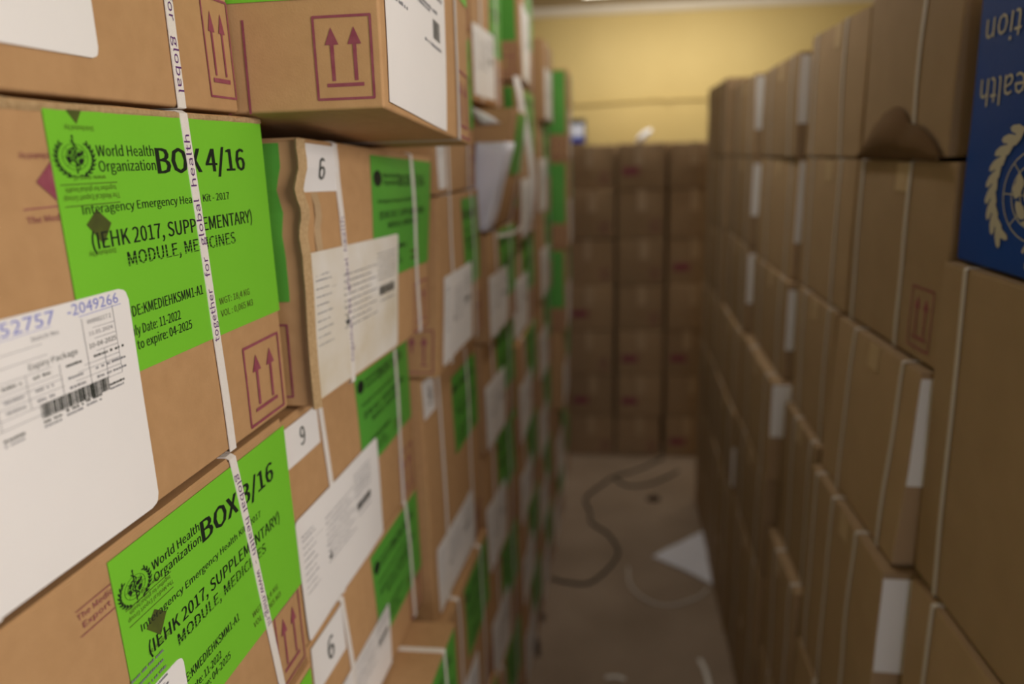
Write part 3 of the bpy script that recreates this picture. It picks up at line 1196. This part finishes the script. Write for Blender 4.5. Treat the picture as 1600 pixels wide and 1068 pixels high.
# loose strapping hanging in front of the fifth column
pts = spline([(-.262, 2.13, 2.03), (-.250, 2.12, 1.97), (-.232, 2.12, 1.86), (-.222, 2.12, 1.76), (-.226, 2.12, 1.68), (-.246, 2.13, 1.60)], 6)
v, f = ribbon(pts, [(.0075, .006, 0)] * len(pts), .001)
o = mesh_from('loose_strapping', v, f, [STRAP], origin=Vector(pts[0]))
tag(o, 'loose white plastic strapping hanging in a curve from the fifth column', 'strap')
pts = spline([(-.272, 1.755, 1.633), (-.250, 1.90, 1.626), (-.246, 2.06, 1.632)], 6)
v, f = ribbon(pts, [(.0, .001, .0045)] * len(pts), .001)
o = mesh_from('loose_strapping', v, f, [STRAP], origin=Vector(pts[0]))
tag(o, 'short grey strapping end trailing under the leaning carton', 'strap')
# number label curling off between the second and third rows of column three
# ================================================================== RIGHT STACK
def dress_right(c, straps=(.12, .62), strip=None, mark=False, knots=(), tape=True):
    for u in straps:
        c.strap(c.L * u, width=.0105, smat=STRAP_DULL)
    if strip:
        r0, z0, h = strip
        c.sheet('white_end_label', c.N, r0, z0, .15, h, WHITE, n=(5, 5))
    if mark:
        p = Print()
        p.arrows(.03, .02, .075, .10, 0)
        c.ink('arrow_mark', c.A, p, (INKR,))
    if tape:
        v = []
        H, L = c.H, c.L
        c.sheet('packing_tape', lambda u, v_, o: c.A(u, v_, o), L * .40, H - .05, .05, .049, TAPE, n=(4, 3), o=.001)


def rcart(y0, y1, z0, z1, an, af, seed, lean=0, label='', **k):
    xn, xf = an + AR * y0, af + AR * y1
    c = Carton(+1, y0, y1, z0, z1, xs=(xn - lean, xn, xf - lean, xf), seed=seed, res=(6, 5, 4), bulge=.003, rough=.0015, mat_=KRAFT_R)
    dress_right(c, **k)
    tag(c.root, label, 'carton', GROUP_R)
    return c


# near column
cb = Carton(+1, .66, 1.185, 1.6465, 2.030, xs=(.5125, .5045, .5155, .508), seed=101, bulge=.003, rough=.0015, mat_=BLUE, name='blue_carton', res=(8, 6, 5))
p = Print()
def W(y, z):            # aisle-face coordinates of a point, u from the near end
    return (y - cb.y0, z - cb.z0)
def rtext(s, yl, z, cap, wd, rot180=True):
    # lettering on the right stack, upside down: its last letter lies farthest along the aisle
    v, f, x0, w_ = text_poly(s, .01)
    n = len(p.v)
    sx, sy = wd / w_, cap / CAP
    for a, b in v:
        p.v.append((yl - wd + (a - x0) * sx, z - b * sy))
    p.f.extend([tuple(i + n for i in q) for q in f])
    p.m.extend([0] * len(f))
u, vz = W(1.160, 1.975)
rtext('Organization', u, vz + .003, .034, .345)
cb.ink('lettering', cb.A, p, (BEIGE,), o=.0012)
p = Print()
u, vz = W(1.160, 1.900)
rtext('World Health', u, vz + .000, .034, .345)
cb.ink('lettering', cb.A, p, (BEIGE,), o=.0012)
p = Print()
u, vz = W(.988, 1.756)
p.emblem(u, vz, .116, 0, math.pi, .80, 1.5)
cb.ink('wreath_emblem', cb.A, p, (BEIGE,), o=.0012)
tag(cb.root, 'blue carton printed with a beige upside-down wreath emblem and lettering', 'carton', GROUP_R)

rcart(.60, 1.192, 1.118, 1.641, .5230, .5260, 102, lean=-.010, label='tall plain carton directly under the blue one, one white band down it', straps=(.872,), tape=False)
rcart(.60, 1.172, .780, 1.113, .5230, .5230, 103, label='dark plain carton below the tall one in the near right corner', straps=(.86,), tape=False)
rcart(.60, 1.172, .392, .776, .5230, .5230, 104, label='second carton from the floor in the near right column', tape=False)
rcart(.60, 1.172, .002, .388, .5230, .5230, 105, label='carton on the floor in the near right column', tape=False)

# second column (y 1.22 - 1.62) and third (1.63 - 2.04)
rcart(1.225, 1.600, 1.795, 2.083, .5290, .5290, 110, label='top carton behind the blue one with a dark torn flap at its base', straps=(.34,), tape=False)
rcart(1.200, 1.610, 1.466, 1.787, .5350, .5300, 111, label='plain carton behind the blue one with a faint maroon arrow mark', straps=(.38, .93), mark=True)
rcart(1.200, 1.630, 1.117, 1.460, .5140, .5200, 112, lean=.014, strip=(.002, .15, .185), label='carton with lit top edge and long narrow white end label, right side', straps=(.16, .72))
rcart(1.185, 1.640, .668, 1.112, .4800, .4900, 113, lean=.002, strip=(.002, .250, .185), label='carton jutting out low on the right with wide white end label', straps=(.30, .62, .88))
rcart(1.200, 1.640, .336, .663, .4750, .4800, 114, label='second carton from the floor in the second right column')
rcart(1.200, 1.640, .002, .332, .4750, .4800, 115, label='carton on the floor in the second right column')

rcart(1.612, 2.040, 1.792, 2.076, .5290, .5360, 120, label='tallish top carton of the third right column', straps=(.31, .85))
rcart(1.622, 2.030, 1.468, 1.787, .5290, .5360, 121, label='carton second from the top in the third right column, next to a white strip', straps=(.25, .8))
rcart(1.640, 1.985, 1.150, 1.463, .5170, .5260, 122, label='carton third from the top in the third right column', straps=(.15, .75))
rcart(1.650, 1.975, .770, 1.146, .5000, .5100, 123, label='carton third from the floor in the third right column')
rcart(1.650, 1.985, .386, .766, .4750, .4850, 124, label='second carton from the floor in the third right column')
rcart(1.650, 1.985, .002, .382, .4750, .4800, 125, label='carton on the floor in the third right column')

RC = {
    4: [(2.046, 2.560, 1.790, 2.048, .5120, .5350, (.002, .085, .165)),
        (2.036, 2.550, 1.470, 1.786, .5200, .5350, (.002, .10, .21)),
        (2.010, 2.560, 1.198, 1.466, .5060, .5300, (.002, .085, .165)),
        (1.990, 2.540, .905, 1.194, .4740, .5000, (.002, .135, .150)),
        (2.000, 2.540, .605, .901, .4720, .4950, None),
        (2.000, 2.540, .304, .601, .4700, .4900, None),
        (2.000, 2.540, .002, .300, .4700, .4900, None)],
    5: [(2.580, 3.120, 1.790, 2.048, .5140, .5380, (.002, .085, .165)),
        (2.570, 3.110, 1.492, 1.786, .5140, .5380, (.002, .105, .170)),
        (2.570, 3.110, 1.195, 1.488, .5100, .5300, (.002, .105, .170)),
        (2.560, 3.100, .898, 1.191, .4950, .5150, None),
        (2.560, 3.100, .600, .894, .4850, .5050, (.002, .02, .15)),
        (2.560, 3.100, .302, .596, .4850, .5000, None),
        (2.560, 3.100, .002, .298, .4850, .5000, None)],
    6: [(3.140, 3.720, 1.790, 2.085, .5160, .5280, None),
        (3.130, 3.700, 1.492, 1.786, .5200, .5280, None),
        (3.130, 3.700, 1.195, 1.488, .5200, .5280, None),
        (3.120, 3.700, .898, 1.191, .5150, .5250, None),
        (3.120, 3.700, .600, .894, .5100, .5200, None),
        (3.120, 3.700, .302, .596, .5100, .5200, None),
        (3.120, 3.700, .002, .298, .5100, .5200, None)],
}
for col, rows in RC.items():
    for i, (y0, y1, z0, z1, an, af, st) in enumerate(rows):
        n = len(rows)
        pos = 'at the top of' if i == 0 else ('on the floor in' if i == n - 1 else '%s from the top in' % ORD[i])
        rcart(y0, y1, z0, z1, an, af, 130 + col * 10 + i, strip=st,
              label='plain carton%s, %s the %s right column' % (' with white strip' if st else '', pos, {4: 'fourth', 5: 'fifth', 6: 'sixth'}[col]),
              straps=(.15, .7))

# torn bottom flap of the top carton in the second column: a dark sagging tongue of board
V, F = [], []
n = 24
for i in range(n + 1):
    t = i / n
    y = 1.232 + .366 * t
    prof_ = [(0, .004), (.10, .030), (.22, .050), (.36, .058), (.42, .078), (.52, .088), (.66, .080), (.82, .055), (.93, .022), (1, .003)]
    for (ta, ha), (tb, hb) in zip(prof_[:-1], prof_[1:]):
        if ta <= t <= tb:
            hgt = ha + (hb - ha) * (t - ta) / (tb - ta)
    x = .529 + AR * y
    for (dx, zz_) in ((-.0045, 1.7925 + hgt), (-.010 - .006 * math.sin(math.pi * t), 1.7925 + hgt * .45), (-.0065, 1.7915)):
        V.append((x + dx, y, zz_))
for i in range(n):
    for k in range(2):
        a = i * 3 + k
        F.append((a, a + 1, a + 4, a + 3))
for o in list(COL.objects):
    if o.get('label') == 'top carton behind the blue one with a dark torn flap at its base':
        root = o
fl = mesh_from('torn_flap', V, F, [mat('inner_board', (.16, .09, .045, 1), .95, .1, .3, 30, (.12, .07, .03, 1))], root, smooth=True)
fl.modifiers.new('s', 'SOLIDIFY').thickness = .0025
fl['label'] = 'dark torn flap of board'

# ================================================================== FAR CARTONS
zb = [1.862, 1.612, 1.338, 1.068, .800, .525, .262, .002]
xb = [(-.262, .012, 'left'), (.030, .300, 'middle'), (.318, .60, 'right')]
for ci, (x0, x1, wd_) in enumerate(xb):
    for i in range(7):
        z1, z0 = zb[i] - .004 + (.004 if ci == 1 else 0) * (i == 0), zb[i + 1]
        rnd = random.Random(ci * 9 + i)
        y = 4.272 + rnd.uniform(0, .02)
        j = rnd.uniform(-.004, .004)
        root = bpy.data.objects.new('cardboard_carton', None)
        root.location = ((x0 + x1) / 2, y + .2, z0)
        COL.objects.link(root)
        acc = ([], [], [])
        # body as lattice with a slightly bowed front
        V, F = [], []
        nn = 6
        for a in range(nn + 1):
            for b in range(nn + 1):
                s, t = a / nn, b / nn
                bow = .008 * math.sin(math.pi * s) * math.sin(math.pi * t)
                e = .0
                V.append((x0 + j + (x1 - x0) * s, y - bow, z0 + (z1 - z0) * t))
        for a in range(nn):
            for b in range(nn):
                k = a * (nn + 1) + b
                F.append((k, k + nn + 1, k + nn + 2, k + 1))
        m0 = len(V)
        V += [(x0 + j, y + .4, z0), (x1 + j, y + .4, z0), (x1 + j, y + .4, z1), (x0 + j, y + .4, z1)]
        bl, br, tr_, tl = 0, nn * (nn + 1), nn * (nn + 1) + nn, nn
        F += [(m0, m0 + 3, m0 + 2, m0 + 1)]
        F += [tuple([m0, m0 + 1] + [k * (nn + 1) for k in range(nn, -1, -1)])]
        F += [tuple([m0 + 2, m0 + 3] + [k * (nn + 1) + nn for k in range(0, nn + 1)])]
        F += [tuple([m0 + 3, m0] + list(range(0, nn + 1)))]
        F += [tuple([m0 + 1, m0 + 2] + [nn * (nn + 1) + k for k in range(nn, -1, -1)])]
        ob = mesh_from('carton', V, F, [KRAFT_R], root)
        ob.modifiers.new('b', 'BEVEL').width = .003
        zs = (z1 - z0)
        # closing tape down the end, turned over from the top
        xc = (x0 + x1) / 2 + j + rnd.uniform(-.02, .02)
        v, f = boxgeo(xc - .022, xc + .022, y - .0095, y - .002, z1 - .12, z1 + .0008)
        mesh_from('packing_tape', v, f, [TAPE], root)
        if rnd.random() < .6:
            pr = Print()
            pr.arrows(x1 + j - .08, z0 + .03, .05, .07, 0)
            mesh_from('arrow_mark', [(a, y - .0085, b) for a, b in pr.v], pr.f, [INKR], root)
        else:
            v, f = boxgeo(x0 + j + .03, x0 + j + .12, y - .0100, y - .0085, z0 + .08, z0 + .12)
            mesh_from('print_patch', v, f, [INKR], root)
        pos = 'top' if i == 0 else ('lowest' if i == 6 else ORD[i] + ' from the top')
        tag(root, 'dim carton at the aisle\'s far end, %s of the %s pile' % (pos, wd_), 'carton', GROUP_B)

for k, (z0, z1, w_) in enumerate(((.002, .62, 'lowest'), (.624, 1.24, 'middle'), (1.244, 1.852, 'topmost'))):
    for nm_, x0, x1 in (('left', -.17, .165), ('right', .169, .50)):
        root = bpy.data.objects.new('cardboard_carton', None)
        root.location = ((x0 + x1) / 2, 4.80, z0)
        COL.objects.link(root)
        v, f = boxgeo(x0, x1, 4.705, 4.93, z0, z1)
        o = mesh_from('carton', v, f, [KRAFT_R], root)
        o.modifiers.new('b', 'BEVEL').width = .004
        v, f = boxgeo((x0 + x1) / 2 - .022, (x0 + x1) / 2 + .022, 4.703, 4.7055, z1 - .12, z1 + .0008)
        mesh_from('packing_tape', v, f, [TAPE], root)
        tag(root, '%s carton standing against the wall behind the far piles, %s one of its pair' % (w_, nm_), 'carton', GROUP_B)

# picture on the back wall, above the far cartons
root = bpy.data.objects.new('framed_picture', None)
root.location = (-.235, 4.99, 1.88)
COL.objects.link(root)
v, f = boxgeo(-.31, -.168, 4.965, 4.992, 1.880, 2.030)
mesh_from('frame', v, f, [PICDARK], root)
v, f = boxgeo(-.30, -.180, 4.961, 4.965, 1.920, 1.998)
mesh_from('picture_print', v, f, [PICWHITE], root)
v, f = boxgeo(-.30, -.178, 4.960, 4.965, 1.886, 1.920)
mesh_from('blue_band', v, f, [PICBLUE], root)
tag(root, 'small dark framed blue and white picture on the yellow wall', 'picture')

# crumpled plastic scrap on the middle far pile
bm = bmesh.new()
bmesh.ops.create_icosphere(bm, subdivisions=3, radius=1)
for v_ in bm.verts:
    nn_ = noise.noise(v_.co * 2.2)
    v_.co *= 1 + .25 * nn_
    v_.co = Vector((v_.co.x * .052, v_.co.y * .03, v_.co.z * .020))
bmesh.ops.rotate(bm, verts=bm.verts, matrix=Matrix.Rotation(-math.radians(38), 3, 'Y'), cent=(0, 0, 0))
me = bpy.data.meshes.new('plastic_scrap')
bm.to_mesh(me)
bm.free()
for pl in me.polygons: pl.use_smooth = True
o = link('plastic_scrap', me, [PLASTIC], None, (.176, 4.33, 1.899))
tag(o, 'bright white crumpled plastic scrap lying on the middle far pile', 'scrap')

# ================================================================== FLOOR LITTER
pts = spline([(-.262, 2.885, .006), (-.20, 2.86, .006), (-.0834, 2.871, .006), (.0293, 3.10, .006), (-.01, 3.28, .008), (-.0976, 3.40, .006),
              (-.110, 3.52, .006), (-.1385, 3.67, .010), (-.05, 3.85, .008), (.017, 3.96, .006), (.15, 4.06, .006), (.308, 4.24, .006)], 8)
v, f = tube(pts, .006, 8)
o = mesh_from('power_cable', v, f, [CABLE], origin=Vector(pts[0]), smooth=True)
tag(o, 'thin dark cable snaking across the floor between the stacks', 'cable')
pts = spline([(.02, 3.93, .006), (.10, 3.84, .006), (.22, 3.88, .006), (.32, 3.98, .006), (.385, 4.06, .006)], 6)
v, f = tube(pts, .006, 8)
o = mesh_from('power_cable', v, f, [CABLE], origin=Vector(pts[0]), smooth=True)
tag(o, 'short second cable on the floor close to the far cartons', 'cable')

# folded triangular sheet of paper
A_, B_, C_ = Vector((.190, 3.105, .004)), Vector((.440, 3.345, .012)), Vector((.437, 2.885, .006))
V, F = [], []
n = 8
idx = {}
for i in range(n + 1):
    for j in range(n + 1 - i):
        s, t = i / n, j / n
        P_ = A_ * (1 - s - t) + B_ * s + C_ * t
        P_.z += .006 * math.sin(6 * s + 3 * t) ** 2 * (1 - s)
        idx[i, j] = len(V)
        V.append(P_)
for i in range(n):
    for j in range(n - i):
        F.append((idx[i, j], idx[i, j + 1], idx[i + 1, j]))
        if i + j < n - 1:
            F.append((idx[i, j + 1], idx[i + 1, j + 1], idx[i + 1, j]))
o = mesh_from('folded_paper', V, F, [PAPER], origin=A_)
o.modifiers.new('s', 'SOLIDIFY').thickness = .0015
tag(o, 'white sheet of paper folded to a triangle on the floor', 'paper')

pts = spline([(.075, 3.0, .008), (.0814, 2.86, .008), (.13, 2.77, .007), (.196, 2.725, .006), (.26, 2.73, .006), (.316, 2.76, .006), (.37, 2.80, .008), (.41, 2.86, .008)], 8)
wv = []
for i in range(len(pts)):
    t = (pts[min(i + 1, len(pts) - 1)] - pts[max(i - 1, 0)]).normalized()
    wv.append(Vector((-t.y, t.x, .15)) * .0048)
v, f = ribbon(pts, wv, .001)
o = mesh_from('loose_strapping', v, f, [STRAP_DULL], origin=Vector(pts[0]))
tag(o, 'curved end of white strapping on the floor beside the folded paper', 'strap')
for (a, b, lab) in (((.322, 2.40, .004), (.340, 2.24, .004), 'short straight white strapping scrap on the floor near the right stack'),
                    ((-.02, 2.27, .004), (.05, 2.262, .006), 'white strapping scrap on the floor at the bottom edge of the photo'),
                    ((-.293, 2.48, .003), (-.270, 2.36, .003), 'brown strapping scrap on the floor near the left stack')):
    pts = spline([a, ((Vector(a) + Vector(b)) / 2 + Vector((.004, .004, .004))), b], 5)
    t = (Vector(b) - Vector(a)).normalized()
    v, f = ribbon(pts, [Vector((-t.y, t.x, 0)) * .008] * len(pts), .001)
    o = mesh_from('strapping_scrap', v, f, [STRAP if 'white' in lab else STAIN], origin=Vector(a))
    tag(o, lab, 'strap')

# dark clods of dirt
for k, (x, y, r, lab) in enumerate(((-.283, 2.60, .022, 'dark clod of dirt on the floor beside the left stack'), (.222, 3.70, .035, 'dark clod of dirt on the floor by the far cables'))):
    bm = bmesh.new()
    bmesh.ops.create_icosphere(bm, subdivisions=3, radius=r)
    for v_ in bm.verts:
        v_.co *= 1 + .3 * noise.noise(v_.co * 60 + Vector((k * 7, 0, 0)))
        v_.co.z = max(v_.co.z * .25, -.002)
    me = bpy.data.meshes.new('dirt_clod')
    bm.to_mesh(me)
    bm.free()
    o = link('dirt_clod', me, [STAIN], None, (x, y, .002))
    tag(o, lab, 'dirt')
